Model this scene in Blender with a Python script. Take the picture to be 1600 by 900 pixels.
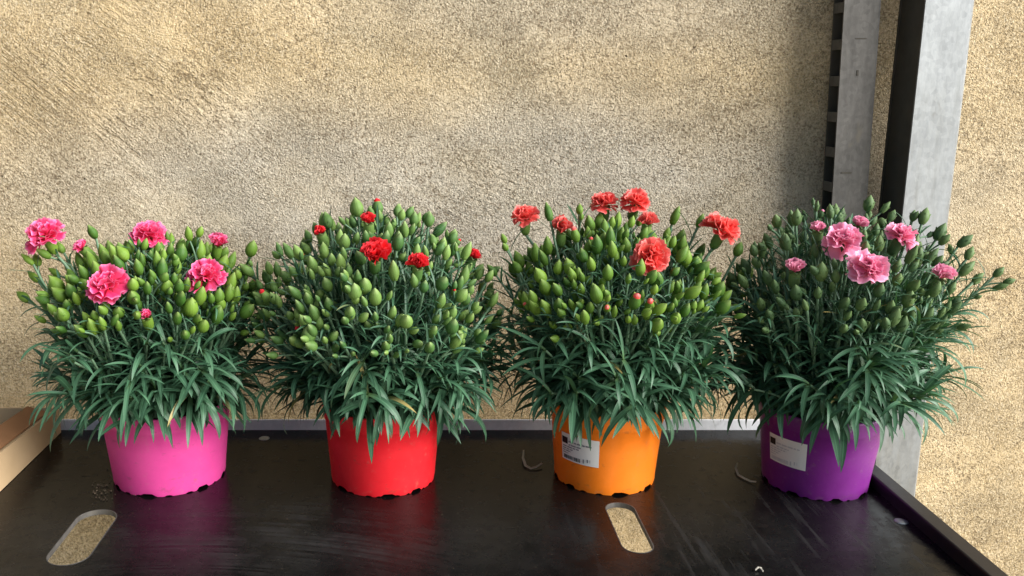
import bpy, bmesh, math, random
import numpy as np
from mathutils import Vector, Matrix
R = math.radians
scene = bpy.context.scene
for o in list(bpy.data.objects): bpy.data.objects.remove(o)
C = scene.collection

# ------------------------------------------------------------------ camera
CAM_H, PITCH, FPX, PX, PY = 0.54, math.atan(0.2279), 1400.0, 655.0, 450.0
cam_d = bpy.data.cameras.new('camera'); cam = bpy.data.objects.new('camera', cam_d); C.objects.link(cam)
cam.location = (0, 0, CAM_H); cam.rotation_euler = (R(90) - PITCH, 0, 0)
cam_d.sensor_width = 36; cam_d.lens = FPX / 1600 * 36; cam_d.shift_x = (800 - PX) / 1600
cam_d.clip_start = 0.02; cam_d.clip_end = 400
scene.camera = cam
# ------------------------------------------------------------------ light
SUN_AZ, SUN_EL = R(65), R(29)          # azimuth measured from the viewer's side towards the right
L = Vector((math.sin(SUN_AZ)*math.cos(SUN_EL), -math.cos(SUN_AZ)*math.cos(SUN_EL), math.sin(SUN_EL)))
w = bpy.data.worlds.new('World'); scene.world = w; w.use_nodes = True
nt = w.node_tree; bg = nt.nodes['Background']
sky = nt.nodes.new('ShaderNodeTexSky'); sky.sky_type = 'NISHITA'; sky.sun_disc = False
sky.sun_elevation = SUN_EL; sky.sun_rotation = math.atan2(L.x, L.y)
nt.links.new(sky.outputs[0], bg.inputs[0]); bg.inputs[1].default_value = 0.06
sd = bpy.data.lights.new('sun', 'SUN'); so = bpy.data.objects.new('sun', sd); C.objects.link(so)
sd.energy = 5.0; sd.angle = R(52); sd.color = (1.0, 0.975, 0.94)
so.rotation_euler = (-L).to_track_quat('-Z', 'Y').to_euler(); so.location = (2, -1, 3)
scene.view_settings.view_transform = 'Standard'; scene.view_settings.look = 'None'
scene.view_settings.gamma = 1; scene.view_settings.use_curve_mapping = False
scene.view_settings.exposure = 0.95
scene.cycles.max_bounces = 6; scene.cycles.diffuse_bounces = 3; scene.cycles.glossy_bounces = 3; scene.cycles.transmission_bounces = 2

# ------------------------------------------------------------------ helpers
cP, sP = math.cos(PITCH), math.sin(PITCH)
def ray(x, y):
    u = (x-PX)/FPX; v = (y-PY)/FPX
    return Vector((u, cP - v*sP, -sP - v*cP))
def on_y(x, y, Y):
    r = ray(x, y); return Vector((0, 0, CAM_H)) + r*(Y/r.y)
def on_z(x, y, Z=0.0):
    r = ray(x, y); return Vector((0, 0, CAM_H)) + r*((Z-CAM_H)/r.z)

def link(o, parent=None):
    C.objects.link(o)
    if parent: o.parent = parent
    return o
def mesh_obj(name, me, mat=None, parent=None, loc=None, smooth=True):
    o = bpy.data.objects.new(name, me); link(o, parent)
    if mat and not me.materials: me.materials.append(mat)
    if smooth: me.polygons.foreach_set('use_smooth', [True]*len(me.polygons))
    if loc is not None: o.location = loc
    return o
def pydata(name, v, f):
    me = bpy.data.meshes.new(name); me.from_pydata([tuple(p) for p in v], [], f); me.update(); return me
def tag(o, label=None, cat=None, group=None, kind=None):
    if label: o['label'] = label
    if cat: o['category'] = cat
    if group: o['group'] = group
    if kind: o['kind'] = kind
    return o
def empty(name, loc):
    o = bpy.data.objects.new(name, None); o.location = loc; o.empty_display_size = .05; return link(o)
def box_mesh(name, x0, x1, y0, y1, z0, z1, bev=0.0, seg=2):
    bm = bmesh.new()
    bmesh.ops.create_cube(bm, size=1)
    for v in bm.verts:
        v.co = Vector((x0 + (v.co.x+.5)*(x1-x0), y0 + (v.co.y+.5)*(y1-y0), z0 + (v.co.z+.5)*(z1-z0)))
    if bev: bmesh.ops.bevel(bm, geom=bm.edges[:], offset=bev, segments=seg, affect='EDGES', profile=.5)
    me = bpy.data.meshes.new(name); bm.to_mesh(me); bm.free(); return me
def extrude_outline(name, outer, holes, z0, z1):
    cu = bpy.data.curves.new(name, 'CURVE'); cu.dimensions = '2D'; cu.fill_mode = 'BOTH'; cu.extrude = (z1-z0)/2
    for pts in [outer]+holes:
        s = cu.splines.new('POLY'); s.points.add(len(pts)-1); s.use_cyclic_u = True
        for p, q in zip(s.points, pts): p.co = (q[0], q[1], 0, 1)
    ob = bpy.data.objects.new(name, cu)
    C.objects.link(ob); bpy.context.view_layer.update()
    me = bpy.data.meshes.new_from_object(ob.evaluated_get(bpy.context.evaluated_depsgraph_get()))
    bpy.data.objects.remove(ob); bpy.data.curves.remove(cu)
    me.transform(Matrix.Translation((0, 0, (z0+z1)/2))); me.materials.clear()
    return me

# ------------------------------------------------------------------ materials
class NT:
    def __init__(s, name):
        s.m = bpy.data.materials.new(name); s.m.use_nodes = True; s.t = s.m.node_tree
        s.b = s.t.nodes['Principled BSDF']; s.out = s.t.nodes['Material Output']
        s.tc = s.n('ShaderNodeTexCoord')
    def n(s, typ, **k):
        nd = s.t.nodes.new(typ)
        for a, v in k.items(): setattr(nd, a, v)
        return nd
    def link(s, a, b): s.t.links.new(a, b)
    def put(s, sock, val):
        if hasattr(val, 'is_output') or isinstance(val, bpy.types.NodeSocket): s.link(val, sock)
        else: sock.default_value = (*val, 1) if isinstance(val, tuple) and len(val) == 3 and sock.type == 'RGBA' else val
    def mapping(s, src, scale=(1,1,1), rot=(0,0,0), loc=(0,0,0)):
        m = s.n('ShaderNodeMapping'); s.link(src, m.inputs[0])
        m.inputs['Scale'].default_value = scale; m.inputs['Rotation'].default_value = rot; m.inputs['Location'].default_value = loc
        return m.outputs[0]
    def noise(s, vec, scale, detail=3, rough=.55, dist=0):
        n = s.n('ShaderNodeTexNoise'); s.link(vec, n.inputs['Vector'])
        n.inputs['Scale'].default_value = scale; n.inputs['Detail'].default_value = detail
        n.inputs['Roughness'].default_value = rough; n.inputs['Distortion'].default_value = dist
        return n.outputs['Fac']
    def voro(s, vec, scale, feature='F1', out='Distance', rnd=1):
        n = s.n('ShaderNodeTexVoronoi', feature=feature); s.link(vec, n.inputs['Vector'])
        n.inputs['Scale'].default_value = scale; n.inputs['Randomness'].default_value = rnd
        return n.outputs[out]
    def ramp(s, fac, stops):
        r = s.n('ShaderNodeValToRGB'); s.link(fac, r.inputs[0]); e = r.color_ramp.elements
        while len(e) < len(stops): e.new(.5)
        for el, (p, c) in zip(e, stops):
            el.position = p; el.color = (c, c, c, 1) if not isinstance(c, tuple) else (*c, 1)
        return r.outputs[0]
    def mix(s, fac, a, b, mode='MIX'):
        m = s.n('ShaderNodeMix', data_type='RGBA', blend_type=mode)
        s.put(m.inputs[0], fac); s.put(m.inputs[6], a); s.put(m.inputs[7], b); return m.outputs[2]
    def math(s, op, a, b=None, clamp=False):
        m = s.n('ShaderNodeMath', operation=op, use_clamp=clamp); s.put(m.inputs[0], a)
        if b is not None: s.put(m.inputs[1], b)
        return m.outputs[0]
    def bump(s, h, strength, dist, prev=None):
        b = s.n('ShaderNodeBump'); s.link(h, b.inputs['Height'])
        b.inputs['Strength'].default_value = strength; b.inputs['Distance'].default_value = dist
        if prev: s.link(prev, b.inputs['Normal'])
        return b.outputs[0]
    def spot(s, co, cx, cz, rx, rz, axis='Z', soft=.5):
        # soft ellipse mask in metres around (cx, cz)
        sx = s.n('ShaderNodeSeparateXYZ'); s.link(co, sx.inputs[0])
        a = s.math('POWER', s.math('DIVIDE', s.math('SUBTRACT', sx.outputs['X'], cx), rx), 2)
        b = s.math('POWER', s.math('DIVIDE', s.math('SUBTRACT', sx.outputs[axis], cz), rz), 2)
        d = s.math('SQRT', s.math('ADD', a, b))
        mr = s.n('ShaderNodeMapRange'); s.link(d, mr.inputs[0])
        mr.inputs[1].default_value = 1-soft; mr.inputs[2].default_value = 1+soft
        mr.inputs[3].default_value = 1; mr.inputs[4].default_value = 0; mr.interpolation_type = 'SMOOTHSTEP'
        return mr.outputs[0]
    def set(s, **k):
        for a, v in k.items():
            s.put(s.b.inputs[{'color': 'Base Color', 'rough': 'Roughness', 'metal': 'Metallic', 'normal': 'Normal',
                              'spec': 'Specular IOR Level', 'coat': 'Coat Weight', 'sss': 'Subsurface Weight'}[a]], v)
        return s
    def translucent(s, color, amount):
        tr = s.n('ShaderNodeBsdfTranslucent'); s.put(tr.inputs[0], color)
        mx = s.n('ShaderNodeMixShader'); mx.inputs[0].default_value = amount
        s.link(s.b.outputs[0], mx.inputs[1]); s.link(tr.outputs[0], mx.inputs[2]); s.link(mx.outputs[0], s.out.inputs[0])

def mat_wall():
    m = NT('rough_plaster'); co = m.tc.outputs['Object']
    wob = m.n('ShaderNodeTexNoise'); m.link(co, wob.inputs['Vector']); wob.inputs['Scale'].default_value = 25
    cw = m.mix(.012, co, wob.outputs['Color'], 'ADD')
    grain = m.voro(cw, 300, 'F1'); fine = m.noise(co, 600, 3, .6); mid = m.noise(co, 150, 4, .7); big = m.noise(co, 5, 5, .6)
    trow = m.noise(m.mapping(m.mapping(co, rot=(0, R(-40), 0)), (26, 1, 170)), 1.0, 3, .6)
    trow2 = m.noise(m.mapping(m.mapping(co, rot=(0, R(-22), 0)), (34, 1, 190)), 1.0, 3, .6)
    tmask = m.math('MULTIPLY', m.spot(co, -.50, .50, .24, .22, soft=.8), m.ramp(m.noise(co, 7, 3), [(.38, 0), (.6, 1)]))
    t2mask = m.ramp(m.noise(m.mapping(co, loc=(3, 0, 1)), 4, 3), [(.52, 0), (.66, 1)])
    pits = m.ramp(m.voro(m.mix(.02, m.mapping(co, (1, 1, 1.4), loc=(.31, 0, .77)), wobv(m, co), 'ADD'), 23), [(0.02, 1), (.075, 0)])
    pitm = m.math('MULTIPLY', pits, m.ramp(m.noise(co, 11, 2), [(.5, 0), (.6, 1)]))
    rgh = m.ramp(m.noise(m.mapping(co, (1, 1, 1.5), loc=(5, 0, 2)), 7.5, 6, .68), [(.36, .48), (.56, 1.0)])
    # colour: ochre render with greyer bands around set spots
    cell = m.voro(cw, 330, 'F1', 'Color')
    col = m.mix(m.ramp(mid, [(.3, 0), (.72, 1)]), (.57, .445, .26), (.80, .66, .43))
    col = m.mix(m.ramp(big, [(.36, 0), (.66, 1)]), col, m.mix(1, col, (1.03, .98, .90), 'MULTIPLY'))
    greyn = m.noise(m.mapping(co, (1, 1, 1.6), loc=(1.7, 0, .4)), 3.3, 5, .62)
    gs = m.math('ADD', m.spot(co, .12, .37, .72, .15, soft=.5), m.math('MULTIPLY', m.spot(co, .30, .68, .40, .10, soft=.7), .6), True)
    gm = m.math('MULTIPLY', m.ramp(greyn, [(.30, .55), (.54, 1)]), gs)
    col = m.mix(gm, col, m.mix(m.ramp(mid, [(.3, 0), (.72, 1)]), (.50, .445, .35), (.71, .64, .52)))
    bw = m.n('ShaderNodeRGBToBW'); m.link(cell, bw.inputs[0])
    col = m.mix(m.math('MULTIPLY', rgh, .45), col, m.ramp(bw.outputs[0], [(.10, .30), (.42, .92), (.85, 1.0)]), 'MULTIPLY')
    sp2 = m.n('ShaderNodeRGBToBW'); m.link(m.voro(m.mix(.01, co, wobv(m, co), 'ADD'), 175, 'F1', 'Color'), sp2.inputs[0])
    spk = m.math('MULTIPLY', m.ramp(sp2.outputs[0], [(.20, 1), (.30, 0)]), m.ramp(m.noise(m.mapping(co, loc=(3, 0, 7)), 7, 5, .65), [(.40, .1), (.60, 1)]))
    col = m.mix(m.math('MULTIPLY', spk, .45), col, (.20, .14, .08))
    col = m.mix(1, col, m.ramp(m.noise(m.mapping(co, (1, 1, 1.7), (0, R(-20), 0), loc=(9, 0, 5)), 6, 6, .68), [(.30, .74), (.46, .95), (.58, 1.0), (.70, 1.07)]), 'MULTIPLY')
    gn = m.noise(m.mapping(co, loc=(6, 0, 4)), 330, 2, .6)
    col = m.mix(m.math('MULTIPLY', m.ramp(gn, [(.53, 0), (.66, 1)]), m.math('MULTIPLY', rgh, .55)), col, (.88, .77, .57))
    col = m.mix(m.math('MULTIPLY', m.ramp(gn, [(.36, 1), (.46, 0)]), m.math('MULTIPLY', rgh, .62)), col, (.24, .175, .10))
    col = m.mix(m.math('MULTIPLY', pitm, .85), col, (.06, .04, .022))
    dk = m.math('MULTIPLY', m.ramp(m.noise(m.mapping(co, loc=(8, 0, 3)), 210, 2), [(.60, 0), (.70, 1)]), m.ramp(m.noise(m.mapping(co, loc=(2, 0, 9)), 9, 4, .6), [(.38, .15), (.62, 1)]))
    col = m.mix(m.math('MULTIPLY', dk, .6), col, (.10, .07, .04))
    sand = m.noise(co, 330, 2, .7)
    ctr = lambda v, c: m.math('SUBTRACT', v, c)
    hole = m.ramp(m.noise(m.mapping(co, (1, 1, 1.15), loc=(4, 0, 8)), 235, 2, .55), [(.56, 0), (.66, 1)])
    hole = m.math('MULTIPLY', hole, m.ramp(m.noise(m.mapping(co, loc=(3, 0, 7)), 7, 5, .65), [(.36, .35), (.58, 1)]))
    h = m.math('ADD', m.math('MULTIPLY', ctr(fine, .5), .6), m.math('MULTIPLY', ctr(sand, .5), 1.2))
    h = m.math('ADD', h, m.math('MULTIPLY', ctr(mid, .5), .45))
    h = m.math('ADD', h, m.math('MULTIPLY', m.math('MULTIPLY', ctr(trow, .5), tmask), 3.2))
    h = m.math('ADD', h, m.math('MULTIPLY', m.math('MULTIPLY', ctr(trow2, .5), t2mask), 1.2))
    h = m.math('MULTIPLY', h, rgh)
    h = m.math('SUBTRACT', h, m.math('ADD', m.math('MULTIPLY', hole, .55), pitm))
    col = m.mix(m.math('MULTIPLY', hole, .42), col, (.22, .155, .085))
    tl = m.math('MULTIPLY', m.ramp(trow, [(.36, 1), (.48, 0)]), tmask)
    col = m.mix(m.math('MULTIPLY', tl, .5), col, (.25, .18, .10))
    nrm = m.bump(h, 1.0, .0055); 
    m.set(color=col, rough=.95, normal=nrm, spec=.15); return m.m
def mat_ground():
    m = NT('gravelly_concrete'); co = m.tc.outputs['Object']
    g = m.voro(co, 90, 'F1'); c = m.mix(m.noise(co, 120, 4), (.36, .30, .21), (.60, .51, .37))
    m.set(color=c, rough=.95, normal=m.bump(g, 1, .004)); return m.m
def mat_zinc(name, a, b, rough=.48, metal=.75, dirt=.0):
    m = NT(name); co = m.tc.outputs['Object']
    sp = m.voro(co, 150, 'F1', 'Color'); bw = m.n('ShaderNodeRGBToBW'); m.link(sp, bw.inputs[0])
    n1 = m.noise(m.mapping(co, (1, 1, .35)), 22, 5, .65); n2 = m.noise(m.mapping(co, (1, 1, .15)), 90, 3)
    f = m.math('ADD', m.math('MULTIPLY', bw.outputs[0], .16), m.math('MULTIPLY', m.math('ADD', m.math('MULTIPLY', n1, .6), m.math('MULTIPLY', m.noise(m.mapping(co, (1, 1, .3)), 160, 4, .7), .4)), .85))
    c = m.mix(m.ramp(f, [(.3, 0), (.75, 1)]), a, b)
    st = m.ramp(m.noise(m.mapping(co, (1, 1, .5), loc=(4, 1, 2)), 34, 3, .7), [(.64, 0), (.74, 1)])
    c = m.mix(m.math('MULTIPLY', st, .45 + dirt), c, (.13, .12, .10))
    m.set(color=c, rough=m.ramp(n2, [(.3, rough-.08), (.7, rough+.14)]), metal=metal, normal=m.bump(m.math('ADD', n1, m.math('MULTIPLY', n2, .3)), .15, .003))
    return m.m
def mat_board():
    m = NT('black_film_faced_plywood'); co = m.tc.outputs['Object']
    n1 = m.noise(co, 14, 7, .72); n2 = m.noise(co, 60, 4, .6); spk = m.noise(co, 520, 2, .5)
    # wiped arcs of dust in front of the pots, straight scuffs to the right
    d = m.n('ShaderNodeVectorMath', operation='LENGTH')
    m.link(m.mapping(co, (1, 1.5, 0), loc=(.27, -.98, 0)), d.inputs[0])
    arcs = m.noise(m.mapping(d.outputs['Value'], (1, 1, 1)), 55, 3, .6)
    arcs = m.math('MULTIPLY', m.ramp(arcs, [(.42, 0), (.62, 1)]), m.math('MULTIPLY', m.spot(co, -.18, .99, .20, .09, 'Y', soft=.5), m.ramp(m.noise(m.mapping(co, loc=(2, 3, 0)), 16, 4, .65), [(.40, .0), (.64, 1)])))
    scuf = m.ramp(m.noise(m.mapping(co, (80, 5, 1), (0, 0, R(-28))), 1.0, 3, .6), [(.55, 0), (.72, 1)])
    scuf = m.math('MULTIPLY', scuf, m.spot(co, .44, 1.0, .24, .14, 'Y', soft=.5))
    front = m.spot(co, .05, .80, 1.3, .27, 'Y', soft=.28)
    dust = m.math('MULTIPLY', m.ramp(n1, [(.34, .05), (.68, 1)]), front)
    dust = m.math('ADD', m.math('MULTIPLY', dust, .38), m.math('ADD', m.math('MULTIPLY', arcs, .9), m.math('MULTIPLY', scuf, .9)), True)
    dry = m.spot(m.mix(.03, co, wobv(m, co), 'ADD'), .132, 1.09, .024, .040, 'Y', soft=.2)
    dust = m.math('MULTIPLY', dust, m.math('SUBTRACT', 1, dry))
    c = m.mix(m.math('MULTIPLY', dust, .75), (.0035, .0033, .0033), (.028, .0275, .0275))
    c = m.mix(m.math('MULTIPLY', m.ramp(spk, [(.70, 0), (.76, 1)]), .5), c, (.16, .14, .11))
    rg = m.math('ADD', m.math('MULTIPLY', dust, .28), m.ramp(n2, [(.35, .11), (.65, .30)]))
    m.set(color=c, rough=rg, spec=.17, normal=m.bump(m.math('ADD', n2, m.math('MULTIPLY', spk, .2)), .10, .002)); return m.m
def wobv(m, co):
    wb = m.n('ShaderNodeTexNoise'); m.link(co, wb.inputs['Vector']); wb.inputs['Scale'].default_value = 60
    return wb.outputs['Color']
def mat_plastic(name, c):
    m = NT(name); co = m.tc.outputs['Object']
    n = m.noise(co, 30, 5, .65); sc = m.noise(m.mapping(co, (1, 1, 9)), 130, 3, .6)
    cc = m.mix(m.ramp(n, [(.35, 0), (.7, 1)]), c, tuple(min(1, x*1.10 + .006) for x in c))
    du = m.ramp(m.noise(m.mapping(co, loc=(2, 5, 1)), 75, 4, .7), [(.58, 0), (.78, 1)])
    cc = m.mix(m.math('MULTIPLY', du, .24), cc, (.36, .29, .22))
    mud = m.ramp(m.noise(m.mapping(co, (1, 1, 1.8), loc=(7, 2, 3)), 48, 5, .7), [(.60, 0), (.68, 1)])
    cc = m.mix(m.math('MULTIPLY', mud, .28), cc, (.10, .065, .04))
    m.set(color=cc, rough=m.ramp(sc, [(.3, .38), (.7, .52)]), spec=.42, normal=m.bump(m.math('ADD', sc, m.math('MULTIPLY', n, 2)), .06, .002)); return m.m
def mat_leaf(name, a, b, tip):
    m = NT(name); oi = m.n('ShaderNodeObjectInfo'); co = m.tc.outputs['Object']
    gm = m.n('ShaderNodeNewGeometry')
    f = m.math('ADD', m.math('MULTIPLY', oi.outputs['Random'], .5), m.math('MULTIPLY', gm.outputs['Random Per Island'], .5))
    c = m.mix(f, a, b)
    uv = m.n('ShaderNodeUVMap'); sx = m.n('ShaderNodeSeparateXYZ'); m.link(uv.outputs[0], sx.inputs[0])
    mid = m.math('ABSOLUTE', m.math('SUBTRACT', sx.outputs['X'], .5))
    c = m.mix(m.ramp(mid, [(.0, .55), (.12, 0)]), c, tuple(min(1, x*1.7) for x in b))
    c = m.mix(m.math('MULTIPLY', m.ramp(sx.outputs['Y'], [(.0, 1), (.25, 0)]), .5), c, tip)
    old = m.ramp(m.math('FRACT', m.math('MULTIPLY', f, 37.0)), [(.992, 0), (.996, 1)])
    c = m.mix(m.math('MULTIPLY', old, m.ramp(sx.outputs['Y'], [(.2, .25), (.8, 1)])), c, (.34, .27, .09))
    streak = m.noise(m.mapping(uv.outputs[0], (26, 2, 1)), 1.0, 3)
    c = m.mix(.35, c, m.ramp(streak, [(.3, .55), (.7, 1.0)]), 'MULTIPLY')
    m.set(color=c, rough=.46, spec=.42, normal=m.bump(streak, .12, .001))
    m.translucent(m.mix(1, c, (1.2, 1.3, .6), 'MULTIPLY'), .14); return m.m
def mat_simple(name, c, rough=.6, var=.2, scale=40, transl=0, spec=.4):
    m = NT(name); oi = m.n('ShaderNodeObjectInfo'); co = m.tc.outputs['Object']
    n = m.noise(co, scale, 4, .6)
    cc = m.mix(n, tuple(x*(1-var) for x in c), tuple(min(1, x*(1+var)) for x in c))
    m.set(color=cc, rough=rough, spec=spec, normal=m.bump(n, .15, .002))
    if transl: m.translucent(cc, transl)
    return m.m
def mat_bud(name, a, b, tipc):
    m = NT(name); oi = m.n('ShaderNodeObjectInfo')
    uv = m.n('ShaderNodeUVMap'); sx = m.n('ShaderNodeSeparateXYZ'); m.link(uv.outputs[0], sx.inputs[0])
    c = m.mix(oi.outputs['Random'], a, b)
    rib = m.noise(m.mapping(uv.outputs[0], (30, 1.5, 1)), 1.0, 3)
    c = m.mix(.4, c, m.ramp(rib, [(.3, .55), (.7, 1)]), 'MULTIPLY')
    c = m.mix(m.math('MULTIPLY', m.ramp(sx.outputs['Y'], [(.70, 0), (1, 1)]), .6), c, tipc)
    m.set(color=c, rough=.56, spec=.28, normal=m.bump(rib, .35, .001))
    m.translucent(c, .10); return m.m
def mat_petal(name, base, edge, deep):
    m = NT(name); oi = m.n('ShaderNodeObjectInfo')
    uv = m.n('ShaderNodeUVMap'); sx = m.n('ShaderNodeSeparateXYZ'); m.link(uv.outputs[0], sx.inputs[0])
    n = m.noise(m.mapping(uv.outputs[0], (14, 1.2, 1)), 1.0, 3)
    v = m.math('ADD', sx.outputs['Y'], m.math('MULTIPLY', m.math('SUBTRACT', n, .5), .3))
    c = m.mix(m.ramp(v, [(.25, 0), (.62, 1)]), deep, base)
    c = m.mix(m.math('MULTIPLY', m.ramp(v, [(.86, 0), (1.05, 1)]), .8), c, edge)
    c = m.mix(m.math('MULTIPLY', oi.outputs['Random'], .15), c, edge)
    m.set(color=c, rough=.62, spec=.2)
    m.translucent(c, .28); return m.m
def mat_card():
    m = NT('brown_cardboard'); co = m.tc.outputs['Object']
    n = m.noise(co, 18, 4); fl = m.noise(m.mapping(co, (1, 1, 30)), 12, 3)
    c = m.mix(n, (.44, .31, .17), (.56, .41, .24))
    m.set(color=c, rough=.8, normal=m.bump(fl, .1, .002)); return m.m

M = {}
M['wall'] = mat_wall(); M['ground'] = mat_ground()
M['zinc'] = mat_zinc('galvanised_steel', (.23, .245, .255), (.41, .435, .45))
M['zinc_old'] = mat_zinc('weathered_steel', (.065, .063, .059), (.155, .150, .143), .58, .6, .3)
M['zinc_lip'] = mat_zinc('galvanised_lip', (.60, .62, .64), (.82, .84, .86), .6, .0)
M['dark_steel'] = mat_simple('grime_and_shade_steel', (.055, .050, .040), .75, .4)  # grime plus the shade inside the channels, put into the colour
M['black_edge'] = mat_simple('black_painted_edge', (.012, .011, .012), .42, .3)
M['board'] = mat_board(); M['card'] = mat_card()
M['card_inner'] = mat_simple('reddish_cardboard', (.27, .135, .06), .8, .15, 25)
M['paper'] = mat_simple('white_paper', (.74, .73, .70), .55, .06)
M['ink'] = mat_simple('black_ink', (.012, .012, .014), .5, .1)
M['grey_ink'] = mat_simple('grey_ink', (.20, .20, .22), .6, .1)
M['faint_ink'] = mat_simple('faded_ink', (.52, .52, .54), .6, .08)
M['soil'] = mat_simple('potting_soil', (.030, .018, .010), .95, .5, 120)
M['straw'] = mat_simple('dry_leaf', (.48, .45, .38), .6, .15, 60)
M['stem'] = mat_simple('glaucous_stem', (.12, .21, .125), .55, .25, 60)
M['leaf'] = mat_leaf('carnation_leaf', (.021, .072, .036), (.076, .176, .096), (.14, .22, .06))

# ------------------------------------------------------------------ setting
random.seed(11)
rng = np.random.default_rng(5)
WALL_Y = 1.445
gx, gz = 150, 120
vs = []
for j in range(gz+1):
    for i in range(gx+1):
        x = -1.6 + 3.6*i/gx; z = -.5 + 2.4*j/gz
        vs.append((x, WALL_Y + .004*math.sin(x*5.3+z*2.1) + .003*math.sin(z*8.7-x*3.3) + .0012*math.sin(x*31+z*19), z))
fs = [(j*(gx+1)+i, j*(gx+1)+i+1, (j+1)*(gx+1)+i+1, (j+1)*(gx+1)+i) for j in range(gz) for i in range(gx)]
nv = len(vs)
vs += [(-1.6, WALL_Y+.25, -.5), (2.0, WALL_Y+.25, -.5), (2.0, WALL_Y+.25, 1.9), (-1.6, WALL_Y+.25, 1.9)]
fs += [(nv+1, nv, nv+3, nv+2)]
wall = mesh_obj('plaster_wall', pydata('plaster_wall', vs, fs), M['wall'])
tag(wall, 'rough ochre plaster wall with grey patches behind the plants', 'wall')
gr = mesh_obj('ground', pydata('ground', [(-40, -40, -.5), (40, -40, -.5), (40, 40, -.5), (-40, 40, -.5)], [(0, 1, 2, 3)]), M['ground'], smooth=False)
tag(gr, kind='structure')

# ------------------------------------------------------------------ shelf
SX0, SX1, SY0, SY1 = -.73, .622, .782, 1.347
shelf = empty('trolley_shelf', (0, 0, 0))
tag(shelf, 'black plywood trolley shelf with two slotted holes under the four pots', 'shelf')
def stadium(x0, x1, y0, y1, n=14, inset=0):
    x0 += inset; x1 -= inset; y0 += inset; y1 -= inset
    r = (x1-x0)/2; cx = (x0+x1)/2; pts = []
    for k in range(n+1): a = math.pi*k/n; pts.append((cx + r*math.cos(a), y1-r + r*math.sin(a)))
    for k in range(n+1): a = math.pi + math.pi*k/n; pts.append((cx + r*math.cos(a), y0+r + r*math.sin(a)))
    return pts
slots = [(-.437, -.386, .933, 1.072), (.2425, .281, .961, 1.092)]
bme = extrude_outline('board', [(SX0, SY0), (SX1, SY0), (SX1, SY1), (SX0, SY1)], [stadium(*s) for s in slots], -.007, 0)
mesh_obj('board', bme, M['board'], shelf, smooth=False)
for s in slots:
    o_, i_ = stadium(*s, inset=-.0003), stadium(*s, inset=.0007)
    mesh_obj('slot_rim', extrude_outline('slot_rim', o_, [i_], -.0065, .0004), M['zinc_old'], shelf, smooth=False)
mesh_obj('back_lip', box_mesh('back_lip', SX0, SX1+.022, SY1, SY1+.004, -.03, .0175, .0012), M['zinc_lip'], shelf, smooth=False)
mesh_obj('side_lip', box_mesh('side_lip', SX1, SX1+.022, SY0-.004, SY1-.001, -.03, .017, .002), M['black_edge'], shelf, smooth=False)
mesh_obj('side_lip', box_mesh('side_lip', SX0-.022, SX0, SY0-.004, SY1-.001, -.03, .017, .002), M['black_edge'], shelf, smooth=False)
mesh_obj('front_lip', box_mesh('front_lip', SX0, SX1, SY0-.004, SY0, -.03, -.001, .001), M['zinc_old'], shelf, smooth=False)
def dome(name, r, h):
    bm = bmesh.new(); bmesh.ops.create_uvsphere(bm, u_segments=16, v_segments=8, radius=1)
    for v in bm.verts: v.co = Vector((v.co.x*r, v.co.y*r, max(v.co.z, -.05)*h))
    me = bpy.data.meshes.new(name); bm.to_mesh(me); bm.free(); return me
riv = dome('rivet', .0085, .0022)
for p in (on_z(413, 685), on_z(1408, 815), Vector((-.60, 1.02, 0))):
    mesh_obj('rivet', riv, M['zinc'], shelf, (p.x, p.y, 0))

# ------------------------------------------------------------------ posts
def prism(name, pts, z0, z1, mat, parent, lean=0.0, seg=12):
    n = len(pts); v = []; f = []
    for k in range(seg+1):
        z = z0 + (z1-z0)*k/seg
        v += [(x + lean*z, y, z) for x, y in pts]
    for k in range(seg):
        for i in range(n):
            j = (i+1) % n; f.append((k*n+i, k*n+j, (k+1)*n+j, (k+1)*n+i))
    f += [tuple(range(n-1, -1, -1)), tuple(range(seg*n, seg*n+n))]
    return mesh_obj(name, pydata(name, v, f), mat, parent, smooth=False)
wp = empty('steel_post', (.776, 1.38, -.5)); tag(wp, 'wide galvanised steel post with dark open left side, behind purple pot', 'post')
X0, X1, Y0, Y1 = -.034, .038, -.033, .040
ln = -.012
prism('front_flange', [(X0, Y0), (X1-.004, Y0), (X1, Y0+.004), (X1, Y0+.006), (X0, Y0+.003)], 0, 2.2, M['zinc'], wp, ln)
prism('web', [(X1-.003, Y0+.006), (X1, Y0+.006), (X1, Y1-.003), (X1-.003, Y1-.003)], 0, 2.2, M['zinc'], wp, ln)
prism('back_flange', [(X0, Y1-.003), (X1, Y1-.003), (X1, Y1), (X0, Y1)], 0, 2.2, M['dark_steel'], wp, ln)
prism('shade_sheet', [(X0+.002, Y0+.004), (X0+.004, Y0+.004), (X0+.004, Y1-.004), (X0+.002, Y1-.004)], 0, 2.2, M['dark_steel'], wp, ln)  # dark sheet across the open side, standing in for the shaded inside
npst = empty('slotted_post', (.697, 1.405, -.5)); tag(npst, 'narrow weathered steel post with row of slots down its left edge', 'post')
ln2 = -.040; A0, A1, B0, B1 = -.022, .032, -.020, .016
def lx(z): return ln2*z
prism('front_flange', [(A0, B0), (A1, B0), (A1, B0+.003), (A0, B0+.003)], 0, 2.2, M['zinc_old'], npst, ln2)
prism('web', [(A1-.003, B0+.003), (A1, B0+.003), (A1, B1), (A1-.003, B1)], 0, 2.2, M['zinc_old'], npst, ln2)
prism('back_flange', [(A0, B1-.003), (A1-.003, B1-.003), (A1-.003, B1), (A0, B1)], 0, 2.2, M['dark_steel'], npst, ln2)
for k in range(40):
    z = .02 + k*.0535
    prism('slot_bridge', [(A0, B0+.003), (A0+.003, B0+.003), (A0+.003, B1-.003), (A0, B1-.003)], z, z+.015, M['zinc_old'], npst, ln2, 1)
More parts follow.
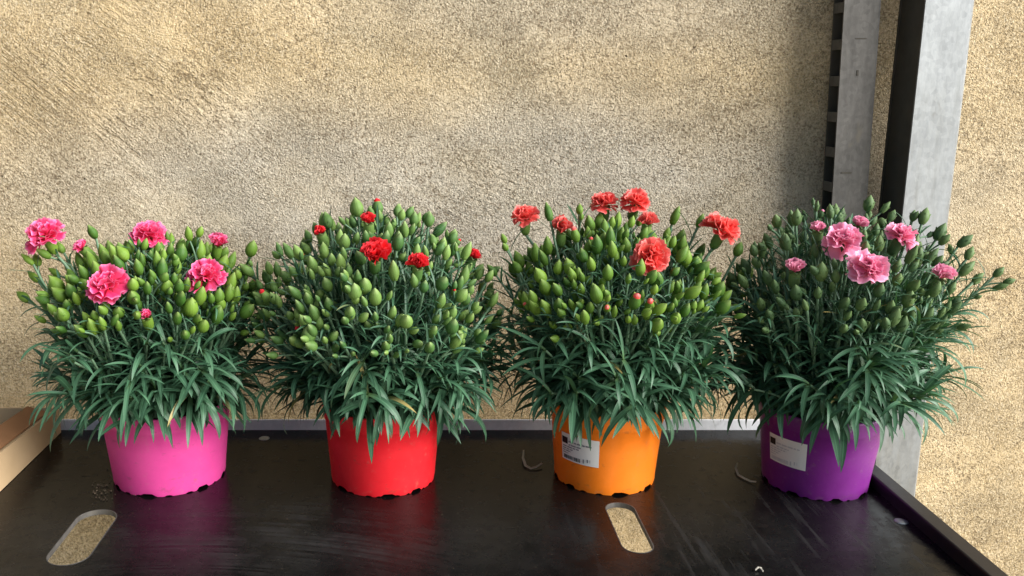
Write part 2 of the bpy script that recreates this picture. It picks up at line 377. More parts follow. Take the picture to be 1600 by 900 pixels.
for z, dx, wd, hh in ((1.105, .006, .016, .0016), (1.052, .004, .003, .008), (.905, -.003, .016, .003)):
    prism('punch_mark', [(dx-wd/2, B0-.0006), (dx+wd/2, B0-.0006), (dx+wd/2, B0+.001), (dx-wd/2, B0+.001)], z, z+hh, M['dark_steel'], npst, ln2, 1)

# ------------------------------------------------------------------ cardboard tray at the left
tray = empty('cardboard_tray', (-.60, 1.15, 0)); tag(tray, 'low open cardboard tray at the left end of the shelf', 'tray')
tx = .028; ty0, ty1 = -.36, .185; hb = .043
def quadslab(name, p, th, mat):
    p = [Vector(q) for q in p]; n = (p[1]-p[0]).cross(p[3]-p[0]).normalized()*th
    v = p + [q+n for q in p]
    f = [(3, 2, 1, 0), (4, 5, 6, 7), (0, 1, 5, 4), (1, 2, 6, 5), (2, 3, 7, 6), (3, 0, 4, 7)]
    return mesh_obj(name, pydata(name, v, f), mat, tray, smooth=False)
quadslab('side_panel', [(tx, ty0, .001), (tx, ty1, .001), (tx, ty1, hb), (tx, ty0, hb+.026)], .004, M['card'])
quadslab('back_panel', [(tx-.004, ty1-.004, .001), (tx-.30, ty1-.004, .001), (tx-.30, ty1-.004, hb), (tx-.004, ty1-.004, hb)], .004, M['card'])
quadslab('bottom_panel', [(tx-.004, ty0, .002), (tx-.004, ty1-.008, .002), (tx-.30, ty1-.008, .002), (tx-.30, ty0, .002)], -.003, M['card'])
quadslab('flap', [(tx-.002, ty0+.02, hb+.026), (tx-.002, ty1-.03, hb+.001), (tx-.030, ty1-.035, hb+.012), (tx-.034, ty0+.03, hb+.036)], .003, M['card_inner'])
quadslab('paper_liner', [(tx-.040, ty0+.03, hb+.008), (tx-.046, ty1-.09, hb+.004), (tx-.26, ty1-.09, hb-.01), (tx-.26, ty0+.03, hb-.01)], .001, M['paper'])

# ------------------------------------------------------------------ plant piece library
def leaf_mesh(i, bend, twist, wr):
    n = 9; v = []; uv = []; f = []
    y = z = 0.0; 
    for k in range(n+1):
        t = k/n
        ang = -bend*(t**1.4)
        if k: y += math.cos(ang)/n; z += math.sin(ang)/n
        w = wr*(.62 + 1.1*t - .3*t*t)*(1-t**2.6)**.9*.5 if t < 1 else 0.0
        w = max(w, .0006)
        tw = twist*t; keel = w*.42*(1-.5*t)
        nx, nz = math.cos(tw), math.sin(tw)
        up = Vector((0, -math.sin(ang), math.cos(ang)))
        for s in (-1, 0, 1):
            p = Vector((s*w*nx, y, z)) + up*(s*w*nz + (abs(s)*keel))
            v.append(p); uv.append((.5+.5*s, t))
    for k in range(n):
        for s in range(2):
            a = k*3+s; f.append((a, a+1, a+4, a+3))
    me = pydata('leaf', v, f); lay = me.uv_layers.new(name='UVMap')
    for lp in me.loops: lay.data[lp.index].uv = uv[lp.vertex_index]
    me.polygons.foreach_set('use_smooth', [True]*len(me.polygons))
    me.materials.append(M['leaf']); return me, np.array([tuple(p) for p in v]), f, uv
LEAF = []
for i, (b, t, wr) in enumerate([(.25, .2, .085), (.5, -.3, .095), (.8, .4, .10), (1.1, -.2, .095), (1.4, .5, .10), (1.75, -.5, .105), (2.1, .3, .10), (1.2, .9, .115), (.6, -.8, .09), (2.5, .2, .10), (-.3, .2, .085), (-.1, -.3, .09)]):
    LEAF.append(leaf_mesh(i, b, t, wr*.88))

def lathe(prof, seg, lob=None):
    v = []; f = []; uv = []
    for k, (t, r) in enumerate(prof):
        for j in range(seg):
            a = 2*math.pi*j/seg
            rr = r*(1 + (lob(a, t) if lob else 0))
            v.append((rr*math.cos(a), rr*math.sin(a), t)); uv.append((j/seg, t))
    for k in range(len(prof)-1):
        for j in range(seg):
            j2 = (j+1) % seg; f.append((k*seg+j, k*seg+j2, (k+1)*seg+j2, (k+1)*seg+j))
    return v, f, uv
def bracts(v, f, uv, n, h, r, flare, width, start=0.0):
    for k in range(n):
        a = 2*math.pi*k/n + start; ca, sa = math.cos(a), math.sin(a); b = len(v)
        rows = [(0, .16, .55), (.35, r*.92, 1.0), (.7, r*1.05 + flare*.3, .7), (1.0, r*1.0 + flare, .03)]
        for t, rr, ww in rows:
            for s in (-1, 0, 1):
                off = s*ww*width; rad = rr - abs(s)*.05
                v.append((rad*ca - off*sa, rad*sa + off*ca, t*h)); uv.append((.5+.5*s, t*.5))
        for q in range(3):
            for s in range(2):
                i0 = b+q*3+s; f.append((i0, i0+1, i0+4, i0+3))
def bud_mesh(name, fat, tipsharp, mat, open_=False, nb=4, petal=None, bh=.36, bf=.05):
    if open_:
        prof = [(-.02, .05), (.03, .16), (.14, .26*fat), (.32, .33*fat), (.55, .34*fat), (.75, .33*fat), (.92, .35*fat), (1.0, .36*fat)]
        lob = lambda a, t: .05*math.sin(5*a)*max(0, t-.5)
    else:
        prof = [(-.02, .05), (.03, .17), (.12, .27*fat), (.28, .345*fat), (.45, .355*fat), (.62, .30*fat), (.78, .205*fat), (.9, .10*fat*tipsharp), (1.0, .012)]
        lob = lambda a, t: .16*math.sin(5*a)*max(0, t-.30)
    v, f, uv = lathe(prof, 10, lob)
    if open_:
        for j in range(10):        # toothed calyx mouth
            if j % 2: x, y, z = v[-10+j]; v[-10+j] = (x*.97, y*.97, z-.16)
    nbody = len(f)
    bracts(v, f, uv, nb, bh, .30*fat, bf, .15)
    me = pydata(name, v, f); lay = me.uv_layers.new(name='UVMap')
    for lp in me.loops: lay.data[lp.index].uv = uv[lp.vertex_index]
    me.polygons.foreach_set('use_smooth', [True]*len(me.polygons)); me.materials.append(mat)
    if petal:                      # colour breaking through the tip of the calyx
        me.materials.append(petal)
        for i in range(nbody-20, nbody): me.polygons[i].material_index = 1
    return me
def petal_mesh(i, spread, ruff, curl, mat, seed):
    rn = random.Random(seed); nu, nv_ = 12, 5; v = []; uv = []; f = []
    ph, ph2 = rn.uniform(0, 6.28), rn.uniform(0, 6.28); k1, k2 = rn.uniform(4, 6), rn.uniform(9, 12)
    for b in range(nv_+1):
        t = b/nv_
        for a in range(nu+1):
            u = -1 + 2*a/nu
            half = spread*(.18 + .82*min(1, t*1.4)**1.3)
            ang = u*half
            r = t*(1 - .10*u*u)
            if b == nv_: r += (.035 if a % 2 else -.03) + rn.uniform(-.02, .02)
            zz = ruff*t*t*(.6*math.sin(k1*u+ph) + .4*math.sin(k2*u+ph2)) - curl*t**2.2
            v.append((math.sin(ang)*r, math.cos(ang)*r, zz)); uv.append((a/nu, t))
    for b in range(nv_):
        for a in range(nu):
            q = b*(nu+1)+a; f.append((q, q+1, q+nu+2, q+nu+1))
    me = pydata('petal', v, f); lay = me.uv_layers.new(name='UVMap')
    for lp in me.loops: lay.data[lp.index].uv = uv[lp.vertex_index]
    me.polygons.foreach_set('use_smooth', [True]*len(me.polygons)); me.materials.append(mat); return me
def petal_set(mat, seed):
    return {'outer': [petal_mesh(i, .78, .14, .18, mat, seed+i) for i in range(3)],
            'mid': [petal_mesh(i, .76, .20, .02, mat, seed+10+i) for i in range(3)],
            'inner': [petal_mesh(i, .74, .26, -.12, mat, seed+20+i) for i in range(3)]}
def frame(zdir, roll=0.0):
    z = Vector(zdir).normalized()
    x = Vector((0, 1, 0)).cross(z)
    if x.length < 1e-3: x = Vector((1, 0, 0))
    x.normalize(); y = z.cross(x)
    m = Matrix((x, y, z)).transposed().to_4x4()
    return m @ Matrix.Rotation(roll, 4, 'Z')
def leaf_frame(pos, ydir, up, length, wscale=1.0):
    y = Vector(ydir).normalized(); z = Vector(up) - y*Vector(up).dot(y)
    if z.length < 1e-4: z = Vector((1, 0, 0)) - y*y.x
    z.normalize(); x = y.cross(z)
    m = Matrix((x*length*wscale, y*length, z*length)).transposed().to_4x4(); m.translation = pos; return m

def tube(v, f, pts, rads, seg=6):
    b0 = len(v); pts = [Vector(p) for p in pts]
    for k, p in enumerate(pts):
        t = (pts[min(k+1, len(pts)-1)] - pts[max(k-1, 0)]).normalized()
        a = t.cross(Vector((.3, .8, .2))).normalized(); b = t.cross(a)
        for j in range(seg):
            an = 2*math.pi*j/seg; v.append(p + (a*math.cos(an) + b*math.sin(an))*rads[k])
    for k in range(len(pts)-1):
        for j in range(seg):
            j2 = (j+1) % seg; f.append((b0+k*seg+j, b0+k*seg+j2, b0+(k+1)*seg+j2, b0+(k+1)*seg+j))
def bez(a, b, c, t): return a*(1-t)**2 + b*2*t*(1-t) + c*t*t
def bez_t(a, b, c, t): return ((b-a)*(1-t) + (c-b)*t).normalized()

# ------------------------------------------------------------------ potted carnations
def pot_mesh(name, rb, rt, h, seed):
    rn = random.Random(seed); seg = 120
    zb = h-.024
    rad = lambda z: rb + (rt-rb)*z/h
    prof = [(.0, rad(0)), (.004, rad(.004)+.0004), (.012, rad(.012)), (h*.3, rad(h*.3)), (h*.55, rad(h*.55)), (zb-.001, rad(zb)), (zb+.0005, rad(zb)+.0012), (zb+.003, rad(zb)+.0018),
            (h-.003, rt+.0022), (h-.0008, rt+.0018), (h, rt+.0004), (h-.001, rt-.0012), (h-.02, rt-.0022), (h*.3, rad(h*.3)-.003), (.008, rad(.008)-.0025)]
    v = []; f = []
    nw = [.13, .11, .12, .14, .12, .11, .13]
    notch = [rn.uniform(-.12, .12) + 2*math.pi*k/8 for k in range(8)]
    small = [2*math.pi*(k+.5+rn.uniform(-.15, .15))/22 for k in range(22)]
    for k, (z, r) in enumerate(prof):
        for j in range(seg):
            a = 2*math.pi*j/seg; zz = z
            if k == 0 or k == len(prof)-1:
                d = min(abs((a-q+math.pi) % (2*math.pi) - math.pi) for q in notch)
                d2 = min(abs((a-q+math.pi) % (2*math.pi) - math.pi) for q in small)
                up = .0040*min(1, max(0, (nw[j % 7]-d)/.03)) if d < .14 else (.0016 if d2 < .04 else 0)
                zz = max(z if k else 0, 0) + up if k == 0 else max(z, up+.002)
            elif k == 1:
                d = min(abs((a-q+math.pi) % (2*math.pi) - math.pi) for q in notch); zz = z + (.0025 if d < .135 else 0)
            v.append((r*math.cos(a), r*math.sin(a), zz))
    n = len(prof)
    for k in range(n-1):
        for j in range(seg):
            j2 = (j+1) % seg; f.append((k*seg+j, k*seg+j2, (k+1)*seg+j2, (k+1)*seg+j))
    # floor of the pot, raised
    b = len(v); v.append((0, 0, .008)); f += [(b, (n-1)*seg+(j+1) % seg, (n-1)*seg+j) for j in range(seg)]
    return pydata(name, v, f)
def label_on_pot(root, rb, rt, h, a0, a1, z0, z1, seed, faint=None):
    rn = random.Random(seed)
    def patch(rects, off, name, mat, parent):
        v = []; f = []
        for s0, s1, t0, t1 in rects:
            n = max(1, int((s1-s0)*16)); b = len(v)
            for i in range(n+1):
                s = s0 + (s1-s0)*i/n; a = a0 + (a1-a0)*s
                for t in (t0, t1):
                    z = z0 + (z1-z0)*t; r = rb + (rt-rb)*z/h + off
                    v.append((r*math.sin(a), -r*math.cos(a), z))
            for i in range(n): q = b+2*i; f.append((q, q+2, q+3, q+1))
        return mesh_obj(name, pydata(name, v, f), mat, parent)
    lab = patch([(0, 1, 0, 1)], .0007, 'price_label', M['paper'], root)
    patch([(.03, .21, .62, .86)], .0012, 'printed_block', M['ink'], lab)
    rows = []
    def row(t, s0, s1, hgt):
        s = s0
        while s < s1:
            e = min(s1, s + rn.uniform(.05, .14)); rows.append((s, e, t, t+hgt)); s = e + .02
    row(.70, .24, .84, .055); row(.585, .24, .58, .045); row(.50, .05, .52, .04); row(.42, .05, .36, .035); row(.34, .05, .30, .035)
    row(.26, .05, .22, .03)
    patch(rows, .0012, 'printed_text', M['faint_ink'] if faint else M['grey_ink'], lab)
    bars = []; s = .08
    while s < .56:
        wd = rn.choice((.008, .008, .014, .02)); bars.append((s, s+wd, .06, .20)); s += wd + rn.choice((.008, .012, .018))
    patch(bars, .0012, 'barcode', M['faint_ink'] if faint else M['ink'], lab)
    patch([(.62, .655, .07, .22), (.72, .75, .12, .24), (.79, .80, .12, .24)], .0012, 'printed_marks', M['faint_ink'] if faint else M['grey_ink'], lab)

def plant(P):
    rn = random.Random(P['seed']); cx, cy = P['c']; rb, rt, h = P['pot']
    root = empty('potted_carnation', (cx, cy, 0)); tag(root, P['label'], 'potted plant', 'carnations in a row on the shelf')
    O = Vector((cx, cy, 0))
    pm = pot_mesh('pot', rb, rt, h, P['seed']); po = mesh_obj('pot', pm, P['pot_mat'], root); po['label'] = P['pot_label']
    # soil
    v = [(0, 0, h-.012)]; f = []
    for k in range(1, 6):
        for j in range(32):
            a = 2*math.pi*j/32; r = (rt-.002)*k/5; v.append((r*math.cos(a), r*math.sin(a), h-.012 + rn.uniform(-.003, .003) - .004*(k == 5)))
    for j in range(32): f.append((0, 1+j, 1+(j+1) % 32))
    for k in range(4):
        for j in range(32): a = 1+k*32+j; b = 1+k*32+(j+1) % 32; f.append((a, a+32, b+32, b))
    mesh_obj('soil', pydata('soil', v, f), M['soil'], root)
    if P.get('lab'): label_on_pot(root, rb, rt, h, *P['lab'], P['seed'], P.get('faint'))
    z0 = P['z0']; rxl, rxr, ry, rz = P['r']
    def shell(phi, el, k=1.0):
        c = math.cos(phi)*math.cos(el); rx = rxr if c > 0 else rxl
        return Vector((cx + rx*c*k, cy + ry*math.sin(phi)*math.cos(el)*k, z0 + rz*math.sin(el)*k))
    def hit(x, y):          # where the sight line meets the crown
        best = None
        for i in range(160):
            Y = cy - .20 + .22*i/159; p = on_y(x, y, Y); d = p - Vector((cx, cy, z0))
            q = (d.x/(rxr if d.x > 0 else rxl))**2 + (d.y/ry)**2 + (d.z/rz)**2
            if q < 1.0: return p
            if best is None or q < best[0]: best = (q, p)
        return best[1]
    leaves = []; ZS = h-.012
    def soil_pt(toward, k=.6):
        d = Vector((toward.x-cx, toward.y-cy)); m = min(1, d.length/.16)
        return Vector((cx + d.x/(d.length+1e-6)*rt*k*m + rn.gauss(0, .010), cy + d.y/(d.length+1e-6)*rt*k*m + rn.gauss(0, .010), ZS))
    def add_leaf(p, T, a, spread, ln, bmin, bmax, upmix=.6):
        wide = 1.28 if upmix > .7 else .95
        N = T.cross(Vector((.21, .35, .9))).normalized(); B = T.cross(N)
        rad = N*math.cos(a) + B*math.sin(a)
        y = T*math.cos(spread) + rad*math.sin(spread)
        up = T*(1-upmix) + Vector((0, 0, 1))*upmix - rad*.3
        iv = rn.randint(bmin, bmax)
        leaves.append((iv, leaf_frame(p - O, y, up, ln, rn.uniform(.85, 1.15)*wide)))
    def stem(base, tip, outw, rad=.0021, upb=.6):
        hgt = (tip-base).length
        ctl = base + Vector((0, 0, 1))*hgt*upb*.55 + (Vector((tip.x, tip.y, base.z))-base)*.34 + Vector((rn.gauss(0, .008), rn.gauss(0, .008), 0))
        return base, ctl, tip
    def stem_obj(curves):
        v = []; f = []
        for (a, b, c, r0, r1, n) in curves:
            pts = [bez(a, b, c, i/n) - O for i in range(n+1)]
            rd = [(r0+(r1-r0)*i/n)*(1.35 if (i % 3 == 2 and n > 6) else 1) for i in range(n+1)]
            tube(v, f, pts, rd)
        mesh_obj('stem', pydata('stem', v, f), M['stem'], root)
    budlist = []
    def bud_at(p, d, size):
        me = rn.choice(P['buds'])
        budlist.append((me, Matrix.Translation(p-O) @ frame(d, rn.uniform(0, 6.3)) @ Matrix.Diagonal((size*rn.uniform(.88, 1.08), size*rn.uniform(.88, 1.08), size, 1))))
    def dress(a, b, c, t0, t1, step, l0, l1, spr=(.6, 1.1), bm=(0, 5), upmix=.45):
        Ln = (c-a).length*1.08; n = max(1, int(Ln*(t1-t0)/step)); al = rn.uniform(0, 3)
        for i in range(n+1):
            t = t0 + (t1-t0)*i/max(1, n); p = bez(a, b, c, t); T = bez_t(a, b, c, t); al += math.pi/2 + rn.gauss(0, .25)
            ln = l0 + (l1-l0)*(i/max(1, n))
            for s in (0, math.pi): add_leaf(p, T, al+s+rn.gauss(0, .2), rn.uniform(*spr), ln*rn.uniform(.75, 1.2), *bm, upmix)
    def flower(p, axis, dia, kind='full'):
        L_ = dia/2*(.86 if kind == 'full' else .9); ax = Vector(axis).normalized(); calh = {'full': .026, 'half': .026, 'tip': .025}[kind]
        me = P['calyx']
        fo = mesh_obj('flower', me, None, root, smooth=False)
        basep = p - ax*calh*.9
        sc = calh
        fo.matrix_local = Matrix.Translation(basep-O) @ frame(ax, rn.uniform(0, 6)) @ Matrix.Diagonal((sc, sc, sc, 1))
        # petals in calyx units
        pl = L_/sc
        rings = {'full': [('outer', 6, 1.42, 1.08, .94), ('mid', 5, 1.12, 1.02, .98), ('mid', 5, .78, .96, 1.0), ('inner', 4, .5, .86, 1.0), ('inner', 3, .2, .74, 1.0)],
                 'half': [('mid', 6, .75, .85, .95), ('inner', 6, .45, .9, .95), ('inner', 5, .15, .85, .95)],
                 'tip': [('inner', 6, .50, .85, .78), ('inner', 5, .22, .90, .80), ('inner', 4, .08, .85, .80)]}[kind]
        for (s_, n, pol, k, zb) in rings:
            off = rn.uniform(0, 6)
            for i in range(n):
                az = off + 2*math.pi*i/n + rn.gauss(0, .24); pp = pol + rn.gauss(0, .17)
                me = rn.choice(P['petals'][s_])
                q = bpy.data.objects.new('petal', me); link(q, fo)
                sz = pl*k*rn.uniform(.8, 1.18)
                q.matrix_local = Matrix.Translation((0, 0, zb)) @ Matrix.Rotation(az, 4, 'Z') @ Matrix.Rotation(math.pi/2-pp, 4, 'X') @ Matrix.Rotation(rn.gauss(0, .18), 4, 'Y') @ Matrix.Diagonal((sz*1.1, sz, sz, 1))
        return basep
    # ---- flowers where they stand
    taken = []
    for (x, y, dia, axis, kind, push) in P['flowers']:
        p = hit(x, y); p = p + Vector((0, push, 0)) if push else p
        if push: p = on_y(x, y, p.y)
        bp = flower(p, axis, dia, kind); taken.append(p)
        base = soil_pt(p); a, b, c = base, base + Vector((0, 0, .10)) + (p-base)*.2, bp
        stem_obj([(a, b, c, .0026, .002, 10)]); dress(a, b, c, .25, .95, .035, .06, .028)
    # ---- budded stems
    tips = []
    for (x, y, dy) in P.get('shoots', []):
        p = on_y(x, y, cy+dy); tips.append((p, True))
    tries = 0
    while len(tips) < P['n'] + len(P.get('shoots', [])) and tries < 5000:
        tries += 1
        front = rn.random() < .68
        phi = -math.pi/2 + math.asin(rn.uniform(-1, 1)) if front else rn.uniform(0, math.pi)
        lo, hi = math.sin(P['el'][0]), 1.0
        el = math.asin(rn.uniform(lo, hi)); p = shell(phi, el, rn.uniform(.91, 1.0))
        if any((p-q).length < P['gap'] for q, _ in tips) or any((p-q).length < .030 for q in taken): continue
        tips.append((p, False))
    for p, special in tips:
        base = soil_pt(p); d0 = (p - Vector((cx, cy, z0-.06))).normalized()
        a, b, c = stem(base, p, d0); T = bez_t(a, b, c, 1.0); T = (T*.6 + d0*.6 + Vector((rn.gauss(0, .2), rn.gauss(0, .2), rn.gauss(.1, .2)))).normalized()
        cur = [(a, b, c, .0024, .0017, 10)]
        sz = P['bsize']*rn.uniform(.62, 1.15)
        bud_at(c, T, sz)
        for k in range(rn.choice(P['side'])):
            t = rn.uniform(.80, .96); q = bez(a, b, c, t); ang = rn.uniform(0, 6.3); N = T.orthogonal().normalized(); N = Matrix.Rotation(ang, 3, T) @ N
            d = (T*rn.uniform(.7, 1.2) + N*rn.uniform(.5, .9)).normalized(); e = q + d*rn.uniform(.014, .034)
            cur.append((q, q+T*.006+d*.006, e, .0013, .0012, 4)); bud_at(e, (d + T*.3).normalized(), P['bsize']*rn.uniform(.42, .88))
            add_leaf(q, T, ang, .7, rn.uniform(.018, .034), 0, 3)
        stem_obj(cur)
        dress(a, b, c, .20, .95, P.get('step', .024), .072, .040, (.35, .9), (0, 4))
        if P.get('scaly'):
            dress(a, b, c, .80, .99, .010, .024, .014, (.35, .7), (10, 11))
    # ---- leafy shoots of the lower crown and the fringe over the rim
    for k in range(P['nl']):
        front = rn.random() < .72
        phi = rn.uniform(-math.pi, 0) if front else rn.uniform(0, math.pi)
        el = rn.uniform(*P['lel']); p = shell(phi, el, rn.uniform(.58, .92))
        p.z = max(p.z, h+.040)
        base = soil_pt(p, .8); a, b, c = stem(base, p, None, upb=.75)
        stem_obj([(a, b, c, .0020, .0013, 8)])
        dress(a, b, c, .34, 1.0, .018, .082, .062, (.5, 1.10), (1, 5), .8)
        T = bez_t(a, b, c, 1)
        for q in range(3): add_leaf(c, T, rn.uniform(0, 6), rn.uniform(.15, .5), rn.uniform(.045, .07), 1, 5, .7)
    for k in range(P.get('nu', 72)):    # upright leafy shoots that fill the dome between the budded stems
        phi = -math.pi/2 + math.asin(rn.uniform(-1, 1)) if rn.random() < .75 else rn.uniform(0, math.pi)
        p = shell(phi, rn.uniform(R(15), R(85)), rn.uniform(.60, .90)); base = soil_pt(p, .7); a, b, c = stem(base, p, None)
        stem_obj([(a, b, c, .0020, .0012, 8)])
        dress(a, b, c, .40, 1.0, .020, .070, .045, (.25, .75), (0, 3), .45)
    for k in range(P['nf']):    # leaves folding over the rim
        phi = -math.pi/2 + rn.gauss(0, .85); rr = rt*rn.uniform(.55, .92)
        p = Vector((cx + rr*math.cos(phi), cy + rr*math.sin(phi), h + rn.uniform(.004, .04)))
        d = Vector((math.cos(phi+rn.gauss(0, .35)), math.sin(phi+rn.gauss(0, .35)), rn.uniform(.35, 1.1))).normalized()
        leaves.append((rn.choice((5, 6, 6, 7, 9, 4)), leaf_frame(p - O, d, Vector((0, 0, 1)) - d*.2 - Vector((d.x, d.y, 0))*.4, rn.uniform(.045, .080), rn.uniform(.9, 1.15))))
    # ---- likewise the buds: the nearest are objects, those at the back one mass
    budlist.sort(key=lambda it: it[1].translation.y - .25*it[1].translation.z)
    for me, m in budlist[:300]:
        o = bpy.data.objects.new('bud', me); link(o, root); o.matrix_local = m
    if len(budlist) > 300:
        bm = bmesh.new()
        for me, m in budlist[300:]:
            n0 = len(bm.verts); bm.from_mesh(me); bm.verts.ensure_lookup_table()
            bmesh.ops.transform(bm, matrix=m, verts=bm.verts[n0:])
        jm = bpy.data.meshes.new('back_buds'); bm.to_mesh(jm); bm.free()
        for mt in P['buds'][0].materials: jm.materials.append(mt)
        jo = mesh_obj('back_buds', jm, None, root); jo['kind'] = 'stuff'
    # ---- the leaves that show largest are objects, the rest one mass
    def key(it):
        m = it[1]; q = m @ Vector((0, .6, 0)); r = Vector((q.x/max(rxl, rxr), q.y/ry)).length
        return q.y*1.6 - .10*r - .25*m.col[1].length + (.05 if q.z > .26 else 0)
    leaves.sort(key=key)
    for iv, m in leaves[:300]:
        o = bpy.data.objects.new('leaf', LEAF[iv][0]); link(o, root); o.matrix_local = m
    V = []; F = []; UV = []; nb = 0
    for iv, m in leaves[300:]:
        _, lv, lf, luv = LEAF[iv]; A = np.array(m); V.append(lv @ A[:3, :3].T + A[:3, 3]); F += [tuple(i+nb for i in q) for q in lf]; UV += luv; nb += len(lv)
    me = bpy.data.meshes.new('inner_leaves'); me.from_pydata(np.concatenate(V).tolist(), [], F); me.update()
    lay = me.uv_layers.new(name='UVMap'); li = np.zeros(len(me.loops), dtype=np.int32); me.loops.foreach_get('vertex_index', li)
    lay.data.foreach_set('uv', np.array(UV)[li].ravel())
    io = mesh_obj('inner_leaves', me, M['leaf'], root); io['kind'] = 'stuff'
    print(P['pot_label'], 'tips', len(tips), 'buds', len(budlist), 'leaves', len(leaves))
    return root

G1 = mat_bud('bud_green', (.045, .125, .018), (.165, .285, .034), (.27, .35, .11))
G2 = mat_bud('bud_bluish', (.045, .125, .030), (.185, .305, .070), (.34, .43, .18))
G3 = mat_bud('bud_dark', (.055, .115, .045), (.12, .20, .065), (.16, .24, .09))
PM = [mat_petal('petal_pink', (.82, .035, .15), (.90, .30, .54), (.76, .018, .05)),
      mat_petal('petal_red', (.74, .012, .018), (.80, .07, .09), (.50, .005, .008)),
      mat_petal('petal_coral', (.84, .085, .075), (.90, .30, .27), (.78, .035, .025)),
      mat_petal('petal_rose', (.84, .24, .40), (.92, .52, .68), (.78, .11, .21))]
PS = [petal_set(m, 100+i*40) for i, m in enumerate(PM)]
def buds(mat, fats, pet=None, **k): return [bud_mesh('bud', f_, s_, mat, **k) for f_, s_ in fats]*9 + ([bud_mesh('bud', .84, 2.0, mat, petal=pet, **k)] if pet else [])
fa = [(.86, 1.0), (.76, 1.2), (.95, .9), (.68, 1.1), (.82, 1.0)]
cal = lambda mat: bud_mesh('flower', .82, 1, mat, True)
UP = (0, -.25, 1)
plants = [
 dict(seed=3, c=(-.354, 1.185), pot=(.0765, .0890, .115), pot_mat=mat_plastic('pink_plastic', (.63, .056, .265)), pot_label='hot pink plastic pot',
  label='carnation with hot pink flowers in the pink pot, leftmost of the four', z0=.165, r=(.172, .150, .155, .165), el=(R(27), 0),
  n=135, gap=.0135, nl=60, lel=(R(-16), R(28)), nf=20, bsize=.0252, side=(0, 1, 1, 2, 2), buds=buds(G1, fa, PM[0]), calyx=cal(G1), petals=PS[0],
  flowers=[(74, 373, .056, (-.25, -.4, 1), 'full', 0), (234, 371, .050, (.1, -.35, 1), 'full', .02), (171, 449, .058, (-.1, -.75, .75), 'full', 0),
           (323, 436, .052, (.1, -.45, 1), 'full', 0), (340, 383, .044, (.2, -.2, 1), 'tip', 0), (130, 389, .036, (-.7, -.2, .8), 'tip', 0), (228, 494, .026, (0, -.6, .9), 'tip', 0)],
  shoots=[(52, 413, -.02), (60, 440, .0), (390, 400, 0), (100, 395, 0), (150, 372, .02), (310, 370, 0), (380, 430, 0), (45, 470, 0)]),
 dict(seed=8, c=(-.051, 1.180), pot=(.0725, .0820, .115), pot_mat=mat_plastic('red_plastic', (.66, .012, .020)), pot_label='bright red plastic pot',
  label='densely budded carnation with red flowers in the red pot', z0=.170, r=(.178, .168, .160, .205), el=(R(15), 0),
  n=185, gap=.0125, nl=54, lel=(R(-16), R(15)), nf=22, bsize=.0232, side=(0, 1, 1, 2, 2), buds=buds(G2, fa, PM[1]), calyx=cal(G2), petals=PS[1],
  flowers=[(586, 405, .056, (.05, -.6, .9), 'half', -.01), (653, 416, .046, (.1, -.4, 1), 'tip', -.01), (576, 347, .034, (0, -.2, 1), 'tip', 0),
           (501, 364, .028, (-.3, -.2, 1), 'tip', 0), (739, 402, .034, (.4, -.2, 1), 'tip', 0)],
  shoots=[(592, 335, .03), (620, 338, .02), (650, 350, .02), (560, 338, .0), (395, 430, 0), (420, 500, -.04), (410, 470, -.02), (760, 440, 0), (440, 400, 0), (380, 460, .02)]),
 dict(seed=15, c=(.262, 1.182), pot=(.0690, .0785, .115), pot_mat=mat_plastic('orange_plastic', (.84, .195, .008)), pot_label='orange plastic pot',
  label='carnation with coral flowers in the orange pot with a white label', z0=.170, r=(.170, .172, .158, .182), el=(R(28), 0),
  n=165, gap=.0130, nl=60, lel=(R(-16), R(25)), nf=9, bsize=.0232, side=(0, 1, 1, 2, 2), buds=buds(G1, fa, PM[2]), calyx=cal(G2), petals=PS[2],
  lab=(R(-63), R(-18), .040, .079),
  flowers=[(820, 342, .044, (-.1, -.25, 1), 'full', .02), (877, 362, .054, (0, -.2, 1), 'tip', 0), (945, 323, .044, (-.05, -.3, 1), 'full', .03), (992, 320, .046, (.1, -.3, 1), 'full', .02),
           (1017, 401, .050, (-.15, -1, .35), 'full', 0), (1127, 364, .056, (.4, -.2, 1), 'full', 0), (1011, 350, .044, (.1, -.1, 1), 'tip', 0)],
  shoots=[(860, 345, .02), (905, 335, .03), (1050, 350, .02), (1090, 355, 0), (790, 380, .02), (1155, 440, 0), (1150, 400, 0), (775, 430, .02)]),
 dict(seed=23, c=(.552, 1.163), pot=(.0680, .0810, .115), pot_mat=mat_plastic('purple_plastic', (.145, .0115, .170)), pot_label='purple plastic pot',
  label='carnation with pale pink flowers in the purple pot, rightmost of the four', z0=.170, r=(.150, .165, .150, .205), el=(R(24), 0),
  n=110, gap=.0155, nl=60, lel=(R(-16), R(30)), nf=20, bsize=.0225, side=(0, 1, 2), scaly=True, buds=buds(G3, [(.78, 1.1), (.66, 1.2), (.85, 1.0)], PM[3], nb=6, bh=.62, bf=.10), calyx=cal(G3), petals=PS[3],
  lab=(R(-76), R(-34), .040, .079), faint=True,
  flowers=[(1317, 381, .052, (-.2, -.5, 1), 'full', 0), (1355, 423, .052, (.05, -.65, .85), 'full', -.01), (1406, 373, .042, (.25, -.3, 1), 'full', 0), (1469, 437, .044, (.3, -.4, 1), 'half', 0),
           (1242, 424, .044, (-.1, -.2, 1), 'tip', 0), (1278, 360, .032, (-.1, -.2, 1), 'tip', 0), (1342, 353, .036, (.2, -.2, 1), 'tip', .02)],
  shoots=[(1275, 330, .03), (1305, 335, .02), (1355, 330, .04), (1390, 345, .04), (1425, 345, .03), (1462, 375, .02), (1497, 385, .02), (1553, 432, 0), (1520, 440, -.02), (1500, 430, -.02), (1440, 350, .02),
          (1215, 355, .02), (1180, 400, 0), (1510, 405, 0), (1480, 460, -.03)]),
]
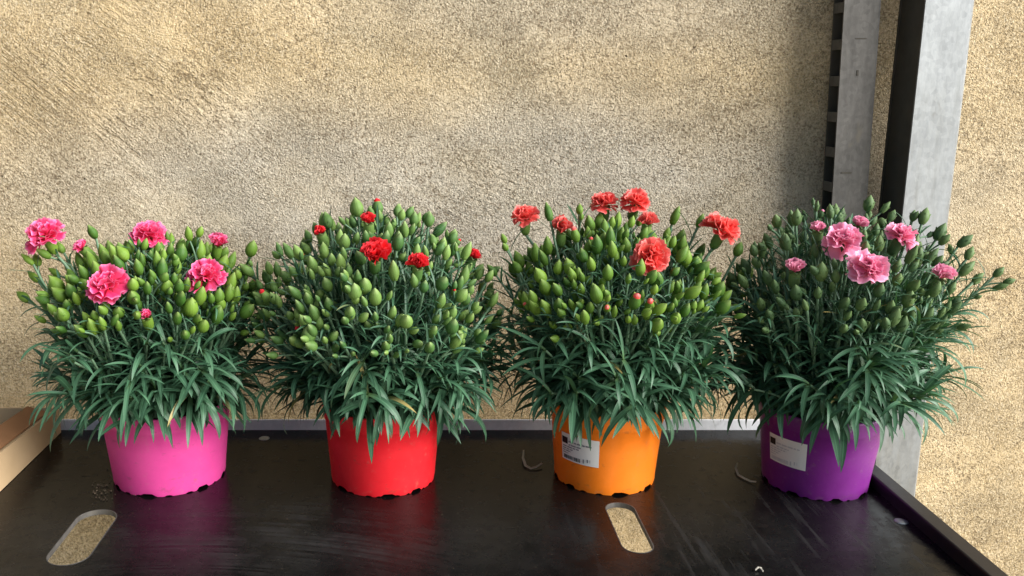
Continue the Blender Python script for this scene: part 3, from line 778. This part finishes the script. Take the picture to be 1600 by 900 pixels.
for P in plants: plant(P)

# ------------------------------------------------------------------ litter on the shelf
def sliver(name, pts, wdt, label, mat):
    v = []; f = []; n = len(pts)
    for k, p in enumerate(pts):
        p = Vector(p); t = (Vector(pts[min(k+1, n-1)]) - Vector(pts[max(k-1, 0)])).normalized(); s = Vector((-t.y, t.x, 0))*wdt*(.35+.65*math.sin(math.pi*(k+.3)/(n-.4)))
        v += [p - s + Vector((0, 0, .0016)), p, p + s + Vector((0, 0, .0022)), p + Vector((0, 0, .0010))]
    for k in range(n-1):
        for j in range(4): a = k*4+j; b = k*4+(j+1) % 4; f.append((a, b, b+4, a+4))
    return tag(mesh_obj(name, pydata(name, v, f), mat), label, 'dry leaf', 'dry leaf curls on the shelf')
def curl(pix, lift): return [tuple(on_z(x, y) + Vector((0, 0, .0008 + l))) for (x, y), l in zip(pix, lift)]
sliver('dry_leaf', curl([(818, 711), (817, 720), (821, 730), (829, 734), (838, 733), (847, 729)], (.006, .002, 0, 0, .001, .003)), .0022, 'pale curled dry leaf between the red and orange pots', M['straw'])
sliver('dry_leaf', curl([(1152, 729), (1149, 736), (1153, 744), (1163, 750), (1172, 754), (1181, 757)], (.004, .002, 0, 0, 0, .002)), .0016, 'thin dry leaf beside the purple pot', M['straw'])
sliver('dry_leaf', curl([(1180, 894), (1185, 891), (1189, 892), (1192, 896)], (.0005, .0015, .001, 0)), .0012, 'small dry curl at the front edge of the view', M['straw'])
rn = random.Random(77); v = []; f = []
def crumb(x, y, s):
    b = len(v); pts = [(1, 0, .2), (-.5, .8, .3), (-.4, -.9, .1), (.1, .1, 1.0), (.1, 0, -.2)]; a = rn.uniform(0, 6.3)
    for p in pts:
        q = Vector((p[0]*math.cos(a)-p[1]*math.sin(a), p[0]*math.sin(a)+p[1]*math.cos(a), p[2]))*s*rn.uniform(.7, 1.3)
        v.append((x+q.x, y+q.y, max(.0006, q.z + .0008)))
    for t in ((0, 1, 3), (1, 2, 3), (2, 0, 3), (1, 0, 4), (2, 1, 4), (0, 2, 4)): f.append(tuple(b+i for i in t))
for k in range(60):
    p = on_z(160+rn.gauss(0, 9), 768+rn.gauss(0, 11)); crumb(p.x, p.y, rn.uniform(.0005, .0020))
for k in range(90): crumb(rn.uniform(-.52, .60), rn.uniform(.92, 1.12), rn.uniform(.0003, .0011))
for k in range(60): crumb(rn.uniform(-.40, .62), rn.uniform(1.05, 1.33), rn.uniform(.0004, .0012))
tag(mesh_obj('soil_crumbs', pydata('soil_crumbs', v, f), mat_simple('soil_crumb', (.055, .040, .025), .9, .5, 200), smooth=False), 'scattered soil crumbs and grit on the black shelf', 'soil', kind='stuff')
